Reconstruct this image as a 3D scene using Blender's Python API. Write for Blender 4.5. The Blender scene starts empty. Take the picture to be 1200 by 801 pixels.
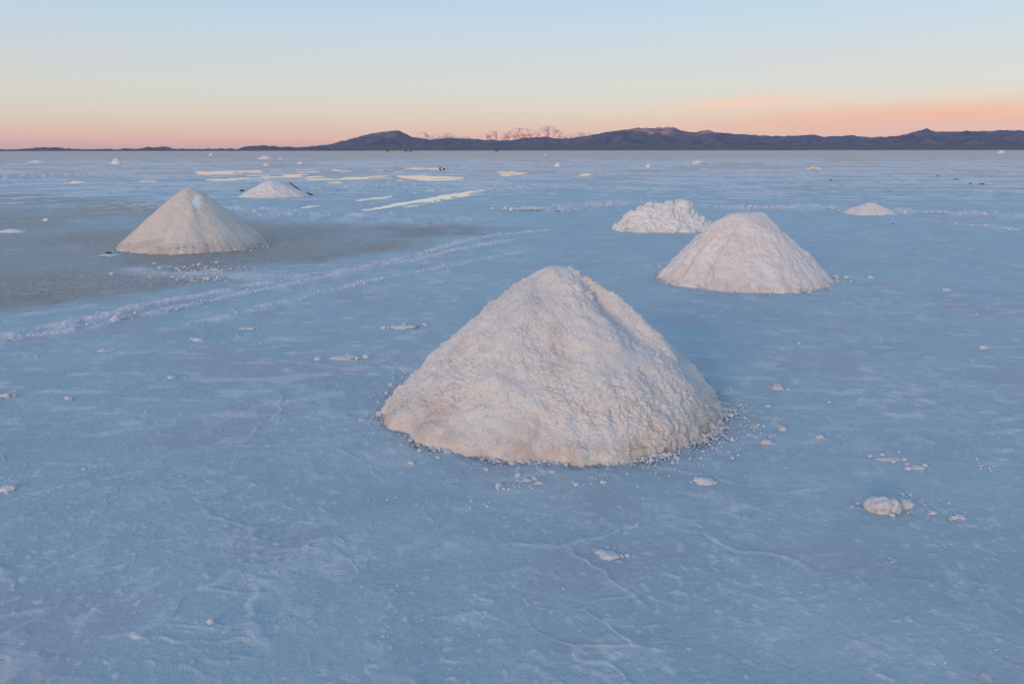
import bpy, math, random
import numpy as np
from mathutils import Vector, Matrix

# ------------------------------------------------------------------ camera
S = bpy.context.scene
COL = S.collection
H_CAM = 1.6
F_PX = 933.3            # focal length in pixels of a 1200 wide frame (28 mm)
PITCH = math.radians(13.5)
ROLL = math.radians(0.06)
cam_d = bpy.data.cameras.new('camera'); cam = bpy.data.objects.new('camera', cam_d); COL.objects.link(cam)
cam_d.sensor_width = 36.0; cam_d.lens = 28.0; cam_d.clip_start = 0.05; cam_d.clip_end = 90000.0
fwd = Vector((0, math.cos(PITCH), -math.sin(PITCH)))
right = Vector((1, 0, 0)); up = right.cross(fwd)
r2 = right * math.cos(ROLL) - up * math.sin(ROLL); u2 = r2.cross(fwd)
cam.matrix_world = Matrix(((r2.x, u2.x, -fwd.x, 0), (r2.y, u2.y, -fwd.y, 0), (r2.z, u2.z, -fwd.z, H_CAM), (0, 0, 0, 1)))
S.camera = cam

# ------------------------------------------------------------------ light
SUN_EL = math.radians(11); SUN_AZ = math.radians(208)      # clockwise from +Y: behind the camera, to its left
w = bpy.data.worlds.new('World'); S.world = w; w.use_nodes = True
nt = w.node_tree; nt.nodes.clear()
N = nt.nodes.new; L = nt.links.new
SKY_GAIN = 1.0
def srgb(r, g, b, k=1.0):
    f = lambda c: (c / 255) / 12.92 if c <= 10.3 else (((c / 255) + 0.055) / 1.055) ** 2.4
    return (f(r) * k, f(g) * k, f(b) * k, 1)
def math_node(op, a, b=None, c=None, clamp=False):
    n = N('ShaderNodeMath'); n.operation = op; n.use_clamp = clamp
    for i, v in enumerate((a, b, c)):
        if v is None: continue
        if isinstance(v, (int, float)): n.inputs[i].default_value = v
        else: L(v, n.inputs[i])
    return n.outputs[0]
tc = N('ShaderNodeTexCoord'); sep = N('ShaderNodeSeparateXYZ'); L(tc.outputs['Generated'], sep.inputs[0])
X, Y, Z = sep.outputs
el = math_node('DIVIDE', math_node('ARCSINE', Z), math.pi / 2)
az = math_node('MULTIPLY', math_node('ARCTAN2', X, Y), 180 / math.pi)
eld = math_node('MULTIPLY', el, 90.0)
ramp = N('ShaderNodeValToRGB'); L(el, ramp.inputs[0]); ramp.color_ramp.interpolation = 'LINEAR'
stops = [(0.0, srgb(192, 160, 160)), (0.35 / 90, srgb(216, 170, 158)), (0.75 / 90, srgb(237, 184, 158)), (1.3 / 90, srgb(240, 200, 166)), (2.1 / 90, srgb(234, 212, 182)),
         (3.2 / 90, srgb(226, 217, 197)), (4.2 / 90, srgb(219, 219, 207)), (5.45 / 90, srgb(212, 217, 213)), (7.6 / 90, srgb(199, 216, 225)), (9.7 / 90, srgb(187, 211, 228)),
         (16 / 90, srgb(160, 193, 222)), (35 / 90, srgb(135, 170, 210)), (1.0, srgb(112, 152, 200))]
cr = ramp.color_ramp
cr.elements[0].position = stops[0][0]; cr.elements[0].color = stops[0][1]
cr.elements[1].position = 1.0; cr.elements[1].color = stops[-1][1]
for p, c in stops[1:-1]:
    e = cr.elements.new(p); e.color = c
# high thin clouds low over the horizon: sideways = X/Y, height in degrees
def wisp(az0, waz, e0, we, slope, scale_a, scale_e, seed, lo=0.42, hi=0.68):
    da = math_node('SUBTRACT', az, az0)
    ec = math_node('ADD', math_node('MULTIPLY', da, slope), e0)
    de = math_node('DIVIDE', math_node('SUBTRACT', eld, ec), we)
    dn = math_node('DIVIDE', da, waz)
    g = math_node('EXPONENT', math_node('MULTIPLY', math_node('ADD', math_node('MULTIPLY', de, de), math_node('MULTIPLY', dn, dn)), -1.0))
    cmb = N('ShaderNodeCombineXYZ'); L(math_node('MULTIPLY', az, scale_a), cmb.inputs[0])
    L(math_node('MULTIPLY', math_node('SUBTRACT', eld, ec), scale_e), cmb.inputs[1]); cmb.inputs[2].default_value = seed
    nz = N('ShaderNodeTexNoise'); L(cmb.outputs[0], nz.inputs['Vector']); nz.inputs['Scale'].default_value = 1.0
    nz.inputs['Detail'].default_value = 5.0; nz.inputs['Roughness'].default_value = 0.6; nz.inputs['Distortion'].default_value = 0.5
    mr = N('ShaderNodeMapRange'); L(nz.outputs[0], mr.inputs[0]); mr.inputs[1].default_value = lo; mr.inputs[2].default_value = hi
    return math_node('MULTIPLY', g, mr.outputs[0], clamp=True)
bal = N('ShaderNodeMixRGB'); bal.blend_type = 'MULTIPLY'; bal.inputs[0].default_value = 1.0; L(ramp.outputs[0], bal.inputs[1])
bcr = N('ShaderNodeValToRGB'); L(math_node('DIVIDE', math_node('ADD', az, 40), 80, clamp=True), bcr.inputs[0])
bcr.color_ramp.elements[0].color = (0.955, 0.965, 0.975, 1); bcr.color_ramp.elements[1].color = (1.09, 1.065, 1.04, 1); L(bcr.outputs[0], bal.inputs[2])
color = bal.outputs[0]
def overlay(base, fac, col, k):
    m = N('ShaderNodeMixRGB'); L(math_node('MULTIPLY', fac, k), m.inputs[0]); L(base, m.inputs[1]); m.inputs[2].default_value = col
    return m.outputs[0]
color = overlay(color, wisp(26, 13, 2.0, 0.85, 0.02, 0.12, 1.6, 3.1, 0.22, 0.50), srgb(255, 190, 152), 1.0)
color = overlay(color, wisp(15.5, 4.5, 3.05, 0.35, 0.05, 0.2, 2.4, 9.4, 0.22, 0.45), srgb(255, 210, 178), 1.0)
color = overlay(color, wisp(24, 11, 1.1, 0.7, 0.0, 0.1, 1.0, 29.4, 0.2, 0.5), srgb(242, 182, 162), 0.45)
color = overlay(color, wisp(-24, 2.6, 0.75, 0.28, 0.0, 0.35, 3.0, 5.2, 0.3, 0.6), srgb(240, 172, 160), 0.7)
color = overlay(color, wisp(-8, 40, 4.5, 2.5, 0.0, 0.05, 0.5, 15.2, 0.3, 0.8), srgb(214, 208, 206), 0.25)
# the afterglow where the sun has just gone down, behind the camera
sd = Vector((math.sin(SUN_AZ) * math.cos(SUN_EL), math.cos(SUN_AZ) * math.cos(SUN_EL), math.sin(SUN_EL)))
dt = N('ShaderNodeVectorMath'); dt.operation = 'DOT_PRODUCT'; L(tc.outputs['Generated'], dt.inputs[0])
dt.inputs[1].default_value = (math.sin(SUN_AZ), math.cos(SUN_AZ), 0.05)
gl = math_node('POWER', math_node('MAXIMUM', dt.outputs['Value'], 0.0), 3.0)
mixg = N('ShaderNodeMixRGB'); mixg.blend_type = 'ADD'; L(gl, mixg.inputs[0]); L(color, mixg.inputs[1]); mixg.inputs[2].default_value = (0.75, 0.40, 0.16, 1)
bg = N('ShaderNodeBackground'); L(mixg.outputs[0], bg.inputs[0]); bg.inputs[1].default_value = SKY_GAIN
sky = N('ShaderNodeTexSky'); sky.sky_type = 'NISHITA'; sky.sun_disc = False
sky.sun_elevation = SUN_EL; sky.sun_rotation = SUN_AZ; sky.altitude = 3650
bg2 = N('ShaderNodeBackground'); L(sky.outputs[0], bg2.inputs[0]); bg2.inputs[1].default_value = 0.004
ad = N('ShaderNodeAddShader'); L(bg.outputs[0], ad.inputs[0]); L(bg2.outputs[0], ad.inputs[1])
out = N('ShaderNodeOutputWorld'); L(ad.outputs[0], out.inputs[0])

sl = bpy.data.lights.new('sun', 'SUN'); so = bpy.data.objects.new('sun', sl); COL.objects.link(so)
sl.energy = 1.5; sl.angle = math.radians(16); sl.color = (1.0, 0.68, 0.45)
so.rotation_euler = (-sd).to_track_quat('-Z', 'Y').to_euler()
S.view_settings.view_transform = 'Standard'; S.view_settings.look = 'None'
S.view_settings.exposure = 0.0; S.view_settings.gamma = 1.0; S.view_settings.use_curve_mapping = False
S.cycles.volume_bounces = 1; S.cycles.max_bounces = 6

# ------------------------------------------------------------------ helpers
def ray(px, py):
    return (fwd * F_PX + r2 * (px - 600) + u2 * (400.5 - py)).normalized()
def at(px, py, z=0.0):
    d = ray(px, py); t = (H_CAM - z) / -d.z
    return (d.x * t, d.y * t)
def path(pts): return np.array([at(*p) for p in pts])

def _hash(ix, iy, iz, seed):
    h = (ix.astype(np.int64) * 374761393 + iy.astype(np.int64) * 668265263 + iz * 2147483647 + seed * 974634777) & 0xFFFFFFFF
    h = ((h ^ (h >> 13)) * 1274126177) & 0xFFFFFFFF
    h = ((h ^ (h >> 16)) * 2246822519) & 0xFFFFFFFF
    return (h ^ (h >> 15)) & 0xFFFFFFFF
def pn(x, y, seed=0):
    x = np.asarray(x, float); y = np.asarray(y, float)
    ix = np.floor(x); iy = np.floor(y); fx = x - ix; fy = y - iy
    u = fx * fx * fx * (fx * (fx * 6 - 15) + 10); v = fy * fy * fy * (fy * (fy * 6 - 15) + 10)
    def g(a, b):
        an = _hash(ix + a, iy + b, 0, seed) * (2 * math.pi / 4294967296.0)
        return np.cos(an) * (fx - a) + np.sin(an) * (fy - b)
    return ((g(0, 0) * (1 - u) + g(1, 0) * u) * (1 - v) + (g(0, 1) * (1 - u) + g(1, 1) * u) * v) * 1.5
def vn3(p, seed=0):
    ip = np.floor(p); f = p - ip; f = f * f * (3 - 2 * f); r = 0
    for a in (0, 1):
        for b in (0, 1):
            for c in (0, 1):
                hv = _hash(ip[:, 0] + a, ip[:, 1] + b, (ip[:, 2] + c).astype(np.int64), seed) / 4294967296.0
                r = r + hv * (f[:, 0] if a else 1 - f[:, 0]) * (f[:, 1] if b else 1 - f[:, 1]) * (f[:, 2] if c else 1 - f[:, 2])
    return r * 2 - 1
def cell(x, y, seed=0):
    """first and second distance to scattered points"""
    ix = np.floor(x); iy = np.floor(y)
    f1 = np.full(x.shape, 9.0); f2 = np.full(x.shape, 9.0)
    for a in (-1, 0, 1):
        for b in (-1, 0, 1):
            hx = _hash(ix + a, iy + b, 0, seed) / 4294967296.0; hy = _hash(ix + a, iy + b, 7, seed) / 4294967296.0
            d = np.hypot(ix + a + hx - x, iy + b + hy - y)
            f2 = np.minimum(f2, np.maximum(d, f1)); f1 = np.minimum(f1, d)
    return f1, f2
def fbm(x, y, l0, n, seed, foot=None, gain=0.5):
    s = 0; a = 1.0
    for k in range(n):
        l = l0 / 2 ** k
        v = pn(x / l, y / l, seed + k)
        if foot is not None: v = v * np.clip(l / foot / 2 - 0.4, 0, 1)
        s = s + a * v; a *= gain
    return s
def sst(a, b, x):
    t = np.clip((x - a) / (b - a), 0, 1); return t * t * (3 - 2 * t)
def dline(x, y, pl):
    d = np.full(x.shape, 1e9)
    for (ax, ay), (bx, by) in zip(pl[:-1], pl[1:]):
        vx, vy = bx - ax, by - ay; l2 = vx * vx + vy * vy + 1e-12
        t = np.clip(((x - ax) * vx + (y - ay) * vy) / l2, 0, 1)
        d = np.minimum(d, np.hypot(x - ax - t * vx, y - ay - t * vy))
    return d
def sdf(x, y, pg):
    """signed distance to closed polygon, negative inside"""
    d = dline(x, y, np.vstack([pg, pg[:1]])); ins = np.zeros(x.shape, bool); n = len(pg)
    for i in range(n):
        ax, ay = pg[i]; bx, by = pg[(i + 1) % n]
        if ay == by: continue
        c = ((ay > y) != (by > y)) & (x < (bx - ax) * (y - ay) / (by - ay) + ax); ins ^= c
    return np.where(ins, -d, d)

def link(name, me, mat, parent=None):
    o = bpy.data.objects.new(name, me); COL.objects.link(o)
    if mat: me.materials.append(mat)
    if parent: o.parent = parent
    return o
def mesh_np(name, V, F, attrs=None, smooth=True):
    """V (n,3), F (m,k) with k 3 or 4"""
    me = bpy.data.meshes.new(name); V = np.ascontiguousarray(V, np.float32); F = np.ascontiguousarray(F, np.int32)
    m, k = F.shape
    me.vertices.add(len(V)); me.vertices.foreach_set('co', V.ravel())
    me.loops.add(m * k); me.loops.foreach_set('vertex_index', F.ravel())
    me.polygons.add(m); me.polygons.foreach_set('loop_start', np.arange(m, dtype=np.int32) * k)
    me.polygons.foreach_set('use_smooth', np.full(m, smooth))
    me.update(calc_edges=True)
    for an, arr in (attrs or {}).items():
        a = me.attributes.new(an, 'FLOAT_COLOR', 'POINT'); a.data.foreach_set('color', np.ascontiguousarray(arr, np.float32).ravel())
    return me
def grid_faces(nr, nc, wrap=False, flip=False):
    i = np.arange(nr - 1)[:, None]; j = np.arange(nc if wrap else nc - 1)[None, :]; j2 = (j + 1) % nc
    a = i * nc + j; b = i * nc + j2; c = (i + 1) * nc + j2; d = (i + 1) * nc + j
    q = np.stack([a, b, c, d], -1).reshape(-1, 4)
    return q[:, ::-1] if flip else q
def info(o, label=None, cat=None, group=None, kind=None):
    if label: o['label'] = label
    if cat: o['category'] = cat
    if group: o['group'] = group
    if kind: o['kind'] = kind
    return o
def empty(name, loc, rz=0.0):
    o = bpy.data.objects.new(name, None); COL.objects.link(o); o.location = loc; o.rotation_euler = (0, 0, rz)
    o.empty_display_size = 0.1
    return o

def outline(P, T, seed, bn, bulge):
    cp, sp_ = np.cos(P), np.sin(P)
    Rb = 1 + bn * pn(cp * 1.3 + seed, sp_ * 1.3, seed) * 2 + (bn * 0.7 * pn(cp * 5 + seed, sp_ * 5, seed + 1) * T + bn * 0.35 * pn(cp * 14, sp_ * 14 + seed, seed + 2) * T ** 8) * T
    for ph, wd, am in bulge:
        dd = (P - ph + math.pi) % (2 * math.pi) - math.pi; Rb = Rb + am * np.exp(-(dd / wd) ** 2)
    return Rb
D2 = math.pi / 180
FOOT = [((646, 470), 1.045, 1.04, 3, 0.03, ((12 * D2, 0.5, 0.05), (-65 * D2, 0.35, 0.03), (-158 * D2, 0.3, 0.01), (172 * D2, 0.3, -0.04))),
        ((868, 326), 1.04, 1.08, 17, 0.03, ((-8 * D2, 0.3, 0.03),)), ((228, 287), 1.20, 1.2, 29, 0.03, ((5 * D2, 0.25, 0.05),))]
def foot_q(x, y, k):
    (px, py), rx, ry, sd_, bn, bg_ = FOOT[k]; c = at(px, py); u = (x - c[0]) / rx; v = (y - c[1]) / ry; P = np.arctan2(v, u)
    return np.hypot(u, v) / outline(P, np.ones_like(P), sd_, bn, bg_)

# ------------------------------------------------------------------ materials
def mat_new(name):
    m = bpy.data.materials.new(name); m.use_nodes = True; t = m.node_tree; t.nodes.clear()
    o = t.nodes.new('ShaderNodeOutputMaterial'); p = t.nodes.new('ShaderNodeBsdfPrincipled'); t.links.new(p.outputs[0], o.inputs[0])
    return m, t, p
def mixc(t, fac, a, b, mode='MIX'):
    n = t.nodes.new('ShaderNodeMixRGB'); n.blend_type = mode
    for i, v in enumerate((fac, a, b)):
        if isinstance(v, (int, float)): n.inputs[i].default_value = v
        elif isinstance(v, tuple): n.inputs[i].default_value = v if len(v) == 4 else (*v, 1)
        else: t.links.new(v, n.inputs[i])
    return n.outputs[0]
def noise(t, scale, detail=4, rough=0.55, dist=0.0, vec=None):
    n = t.nodes.new('ShaderNodeTexNoise'); n.inputs['Scale'].default_value = scale; n.inputs['Detail'].default_value = detail
    n.inputs['Roughness'].default_value = rough; n.inputs['Distortion'].default_value = dist
    if vec is None:
        c = t.nodes.new('ShaderNodeTexCoord'); vec = c.outputs['Object']
    t.links.new(vec, n.inputs['Vector']); return n.outputs[0]
def mrange(t, v, a, b, c=0.0, d=1.0):
    n = t.nodes.new('ShaderNodeMapRange'); t.links.new(v, n.inputs[0])
    for i, x in enumerate((a, b, c, d)): n.inputs[i + 1].default_value = x
    return n.outputs[0]
def mth(t, op, a, b, clamp=False):
    n = t.nodes.new('ShaderNodeMath'); n.operation = op; n.use_clamp = clamp
    for i, v in enumerate((a, b)):
        if isinstance(v, (int, float)): n.inputs[i].default_value = v
        else: t.links.new(v, n.inputs[i])
    return n.outputs[0]
def attr(t, name):
    a = t.nodes.new('ShaderNodeAttribute'); a.attribute_name = name
    s = t.nodes.new('ShaderNodeSeparateColor'); t.links.new(a.outputs['Color'], s.inputs[0])
    return s.outputs[0], s.outputs[1], s.outputs[2], a.outputs['Alpha']
def bump(t, p, hgt, dist, strength=1.0):
    b = t.nodes.new('ShaderNodeBump'); b.inputs['Distance'].default_value = dist
    if isinstance(strength, (int, float)): b.inputs['Strength'].default_value = strength
    else: t.links.new(strength, b.inputs['Strength'])
    t.links.new(hgt, b.inputs['Height']); t.links.new(b.outputs[0], p.inputs['Normal'])

def ground_material():
    m, t, p = mat_new('salt_crust')
    white, wet, far, dark = attr(t, 'crust'); near, grime, thin, _ = attr(t, 'detail')
    n1 = noise(t, 1.3, 6, 0.6, 0.6); n2 = noise(t, 9.0, 6, 0.65, 0.4); n3 = noise(t, 70.0, 4, 0.7)
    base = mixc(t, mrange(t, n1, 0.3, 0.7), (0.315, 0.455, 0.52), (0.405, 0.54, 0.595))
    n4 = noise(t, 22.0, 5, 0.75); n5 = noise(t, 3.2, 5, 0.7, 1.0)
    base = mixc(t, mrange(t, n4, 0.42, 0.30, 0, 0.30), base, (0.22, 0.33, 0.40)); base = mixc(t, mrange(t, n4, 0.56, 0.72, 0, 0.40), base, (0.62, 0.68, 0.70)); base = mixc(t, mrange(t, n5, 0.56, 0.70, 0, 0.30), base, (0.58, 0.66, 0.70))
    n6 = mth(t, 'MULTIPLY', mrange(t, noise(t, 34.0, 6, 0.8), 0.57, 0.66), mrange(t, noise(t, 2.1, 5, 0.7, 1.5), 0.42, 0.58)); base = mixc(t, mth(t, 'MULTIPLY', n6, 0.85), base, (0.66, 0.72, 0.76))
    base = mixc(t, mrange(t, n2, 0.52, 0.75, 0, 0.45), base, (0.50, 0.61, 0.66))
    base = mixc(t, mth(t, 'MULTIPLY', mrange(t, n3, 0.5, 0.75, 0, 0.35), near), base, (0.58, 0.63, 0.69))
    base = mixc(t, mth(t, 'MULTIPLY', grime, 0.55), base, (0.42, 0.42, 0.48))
    base = mixc(t, far, base, (0.60, 0.49, 0.425))  # brown streaks, plus warm low sun on distant salt grains painted as colour
    wn = noise(t, 14.0, 6, 0.8)
    wetc = mixc(t, mrange(t, wn, 0.38, 0.62), (0.185, 0.18, 0.17), (0.43, 0.405, 0.37))
    base = mixc(t, wet, base, wetc)
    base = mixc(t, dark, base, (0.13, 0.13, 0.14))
    base = mixc(t, thin, base, (0.70, 0.74, 0.76))
    wf = mth(t, 'MULTIPLY', white, mrange(t, noise(t, 45.0, 3, 0.6), 0.3, 0.55, 0.55, 1.0), True)
    base = mixc(t, wf, base, (0.74, 0.735, 0.74))
    t.links.new(base, p.inputs['Base Color'])
    t.links.new(mixc(t, white, mixc(t, wet, 0.55 if False else (0.55, 0.55, 0.55), (0.48, 0.48, 0.48)), (0.85, 0.85, 0.85)), p.inputs['Roughness'])
    p.inputs['Specular IOR Level'].default_value = 0.35
    hb = mth(t, 'ADD', mth(t, 'MULTIPLY', noise(t, 30.0, 6, 0.65, 0.3), 1.0), mth(t, 'MULTIPLY', noise(t, 140.0, 3, 0.6), 0.35))
    bump(t, p, hb, 0.012, near)
    return m
def salt_material(name, ca, cb, fine=60.0, stain=(0.60, 0.44, 0.335), rough=0.85, bumpd=0.006):
    m, t, p = mat_new(name)
    st, fr, gr, _ = attr(t, 'tint')
    n1 = noise(t, 3.5, 5, 0.6, 0.5); n2 = noise(t, fine, 4, 0.7)
    base = mixc(t, mrange(t, n1, 0.3, 0.7), ca, cb)
    base = mixc(t, mrange(t, n2, 0.30, 0.46, 0.6, 0.0), base, tuple(c * 0.66 for c in ca))
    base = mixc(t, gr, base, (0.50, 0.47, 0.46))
    base = mixc(t, fr, base, (0.80, 0.79, 0.80))
    base = mixc(t, mth(t, 'MULTIPLY', st, mrange(t, noise(t, 28.0, 5, 0.75), 0.38, 0.6, 0.15, 1.0)), base, stain)
    t.links.new(base, p.inputs['Base Color']); p.inputs['Roughness'].default_value = rough
    p.inputs['Specular IOR Level'].default_value = 0.25
    bump(t, p, mth(t, 'ADD', n2, noise(t, fine * 3, 2, 0.6)), bumpd, 0.9)
    return m
def plain(name, c, rough=0.7, var=0.3, scale=20, metal=0.0):
    m, t, p = mat_new(name)
    n = noise(t, scale, 4)
    t.links.new(mixc(t, n, tuple(x * (1 - var) for x in c), tuple(min(1, x * (1 + var)) for x in c)), p.inputs['Base Color'])
    p.inputs['Roughness'].default_value = rough; p.inputs['Metallic'].default_value = metal
    return m

M_GROUND = ground_material()
M_SALT1 = salt_material('heaped_salt', (0.82, 0.80, 0.775), (0.88, 0.87, 0.86), 70, stain=(0.66, 0.52, 0.43), bumpd=0.012)
M_SALT2 = salt_material('old_heaped_salt', (0.60, 0.55, 0.49), (0.67, 0.62, 0.565), 40, stain=(0.45, 0.36, 0.30), bumpd=0.004)
M_SALT3 = salt_material('clean_heaped_salt', (0.72, 0.68, 0.65), (0.77, 0.74, 0.725), 45)
M_SALT4 = salt_material('broken_salt', (0.66, 0.67, 0.68), (0.74, 0.75, 0.755), 40)
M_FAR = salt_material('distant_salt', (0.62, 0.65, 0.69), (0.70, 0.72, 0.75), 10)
M_CLOD = salt_material('salt_clod', (0.60, 0.64, 0.69), (0.70, 0.74, 0.79), 80)
M_DARK = plain('dark_mud', (0.035, 0.034, 0.045), 0.8)
M_BROWN = plain('brown_mud', (0.16, 0.13, 0.12), 0.9)
M_WOOD = plain('weathered_handle', (0.05, 0.045, 0.055), 0.7)
M_STEEL = plain('dark_steel', (0.03, 0.03, 0.05), 0.5, metal=0.4)

# ------------------------------------------------------------------ the flat: one sheet out to the horizon
R_MAX = 17000.0
th = np.concatenate([np.arange(42.0, 4.0, -0.075), np.arange(4.0, 0.12, -0.032)])
rr = H_CAM / np.tan(np.radians(th)); rr = np.concatenate([[0.02, 0.3, 0.7, 1.2], rr[rr > 1.4], np.geomspace(rr[-1] * 1.12, R_MAX, 34)])
fine = np.radians(np.arange(-38, 38.001, 0.062)); coarse = np.radians(np.arange(40, 320.1, 2.0))
azs = np.concatenate([fine, coarse]); nr, nc = len(rr), len(azs)
RR, AA = np.meshgrid(rr, azs, indexing='ij'); gx = (RR * np.sin(AA)).ravel(); gy = (RR * np.cos(AA)).ravel(); R = RR.ravel(); A = AA.ravel()
foot = np.maximum(0.004, R * R / H_CAM * 0.0011)
front = np.abs(A) < math.radians(39)
pyv = 176.5 + np.tan(np.arctan(H_CAM / R)) * 985          # rough row of the photograph, only to stretch far streaks
# warps
wx = gx + 0.25 * fbm(gx, gy, 0.9, 3, 11, foot); wy = gy + 0.25 * fbm(gx, gy, 0.9, 3, 21, foot)
streak = pn(A * 22, pyv / 1.9, 31) * 0.6 + pn(A * 55, pyv / 1.1, 32) * 0.4
farw = sst(25, 60, R)
# broad undulation
z = 0.006 * fbm(gx, gy, 2.2, 4, 41, foot) + 0.0035 * fbm(gx, gy, 0.25, 4, 51, foot)
# thin raised salt veins between plates
f1, f2 = cell(gx / 0.85 + 0.10 * pn(gx / 0.4, gy / 0.4, 60) + 0.035 * pn(gx / 0.09, gy / 0.09, 64), gy / 0.85 + 0.10 * pn(gx / 0.4, gy / 0.4, 61) + 0.035 * pn(gx / 0.09, gy / 0.09, 65), 5)
vein = sst(0.040, 0.0, (f2 - f1) * 1.0) * sst(-0.05, 0.3, fbm(gx, gy, 0.9, 3, 71) + 0.02) * sst(16, 8, R)
f1b, f2b = cell(wx / 0.33 + 0.4 * pn(gx / 0.2, gy / 0.2, 62), wy / 0.33, 6)
vein2 = sst(0.07, 0.0, f2b - f1b) * sst(0.15, 0.45, fbm(gx, gy, 0.8, 2, 73)) * sst(9, 5, R)
z += 0.005 * vein + 0.004 * vein2
# crusty blisters
bl = sst(0.32, 0.75, fbm(gx, gy, 0.55, 4, 81, foot, 0.6)) * sst(-0.15, 0.3, pn(gx / 1.9, gy / 1.9, 82))
c1, _ = cell(gx / 0.045, gy / 0.045, 8); nearw = sst(14, 6, R)
z += bl * (0.005 + 0.004 * (0.5 - c1) * nearw)
def rdg(l, seed, n=3):
    v = 0; am = 1.0; tot = 0
    for k in range(n):
        ll = l / 2 ** k; q = (1 - np.abs(pn(wx / ll, wy / ll, seed + k)) * 2.2) * np.clip(ll / foot / 2 - 0.4, 0, 1); v = v + am * q; tot += am; am *= 0.6
    return v / tot
pt1 = sst(-0.05, 0.45, fbm(gx, gy, 1.5, 3, 95, foot)); pt2 = sst(0.0, 0.5, fbm(gx, gy, 0.7, 3, 96, foot))
fila = sst(0.62, 0.92, rdg(0.55, 97)) * pt1 + 0.8 * sst(0.66, 0.95, rdg(0.22, 103, 2)) * pt2 * (R < 22)
fila = np.clip(fila, 0, 1)
spk = sst(0.62, 0.95, fbm(gx, gy, 0.06, 2, 106, foot * 0.6, 0.7) + 0.35 * fbm(gx, gy, 0.8, 2, 108, foot)) * (R < 30)
fl = sst(0.55, 0.95, fbm(gx, gy, 0.22, 4, 91, foot, 0.75) + 0.45 * pn(gx / 1.7, gy / 1.7, 92))
z += fl * 0.002 + fila * 0.0025 + spk * 0.0022
fleck = sst(0.40, 0.75, fbm(gx / 2.2, gy, 0.16, 2, 307, foot * 0.35, 0.7) + 0.4 * pn(gx / 3.0, gy / 3.0, 308)) * sst(3.2, 6, R) * sst(40, 20, R)
white = 0.20 * bl + 0.24 * fl + 0.48 * spk + 0.55 * fleck + 0.30 * fila * sst(0.1, 0.5, pn(gx / 0.12, gy / 0.12, 109))
thin = np.clip(0.50 * vein * np.clip(0.6 + 1.2 * pn(gx / 0.13, gy / 0.13, 66), 0.15, 1) + 0.32 * vein2 + 0.26 * fila, 0, 0.8)
far = 0.0 * R; wet = 0.0 * R; dark = 0.0 * R
# crushed ridges along the wheel tracks
T1 = path([(-60, 408), (0, 394), (75, 380), (172, 357), (237, 346), (300, 333), (397, 317), (437, 309), (501, 295), (541, 283), (585, 275), (640, 270)])
T1b = path([(-60, 416), (0, 401), (105, 382), (207, 361), (270, 347), (350, 331), (420, 315), (495, 302), (543, 291), (600, 281)])
T2 = path([(190, 389), (265, 371), (347, 350), (435, 329), (504, 316), (568, 303), (615, 295)])
tn = 0.68 + 1.5 * fbm(gx, gy, 0.30, 4, 101, foot, 0.7)
for pl, wd, amp in ((T1, 0.10, 0.024), (T1b, 0.10, 0.022), (T2, 0.10, 0.014)):
    d = dline(wx * 0.3 + gx * 0.7, wy * 0.3 + gy * 0.7, pl); k = np.exp(-(d / wd) ** 2) * np.clip(tn, 0, 1.4)
    z += amp * k * (0.6 + 0.8 * (0.6 - c1)); white = np.maximum(white, np.clip(k * (1.1 if amp > 0.015 else 0.75), 0, 1))
# shallow hollow of each rut
z -= 0.010 * np.exp(-(dline(gx, gy, 0.5 * (T1[:9] + T1b[:9])) / 0.10) ** 2)
# crumbly spill in front of the left pile
sp = np.exp(-(dline(gx, gy, path([(175, 316), (235, 322), (300, 326)])) / 0.4) ** 2) * np.clip(0.5 + 1.4 * fbm(gx, gy, 0.6, 4, 111, foot), 0, 1)
z += 0.03 * sp; white = np.maximum(white, sp * 0.8)
# grey wet patch on the left
WETP = path([(-200, 226), (0, 226), (120, 231), (210, 240), (300, 256), (360, 263), (450, 262), (530, 261), (585, 266), (592, 271), (520, 281), (420, 299), (330, 316), (210, 336), (130, 350), (0, 372), (-200, 402)])
lw = np.log(R)  # warp grows with distance so the edge frays evenly
d = sdf(gx + 0.05 * R * fbm(gx, gy, 3.0, 4, 121, foot), gy + 0.06 * R * fbm(gx, gy, 3.0, 4, 131, foot), WETP)
wet = sst(0.4, -0.7, d / (R * 0.08)) * np.clip(0.85 + 0.6 * fbm(gx, gy, 4.0, 5, 141, foot), 0.35, 1)
brownp = [(path([(0, 348), (60, 345), (130, 345), (90, 356), (0, 370)]), 0.75), (path([(430, 265), (520, 263), (585, 268), (570, 275), (440, 279)]), 0.8), (path([(350, 300), (430, 296), (400, 305), (340, 312)]), 0.6)]
grime = 0.0 * R
for pg, k in brownp:
    b = sst(0.25, -0.5, sdf(gx + 0.03 * R * fbm(gx, gy, 1.5, 3, 151, foot), gy, pg) / (R * 0.05)) * k * np.clip(0.9 + fbm(gx, gy, 0.7, 4, 152, foot), 0, 1)
    wet = np.maximum(wet, b); dark = np.maximum(dark, b * 0.42)
edge = np.exp(-(dline(gx, gy, path([(-200, 404), (0, 373), (60, 365), (112, 356)])) / 0.09) ** 2) * np.clip(0.6 + fbm(gx, gy, 0.4, 3, 161, foot), 0, 1)
white = np.maximum(white, edge * 0.8); z += 0.02 * edge
white *= 1 - 0.65 * wet * (edge < 0.2) * (sp < 0.2)
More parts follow.
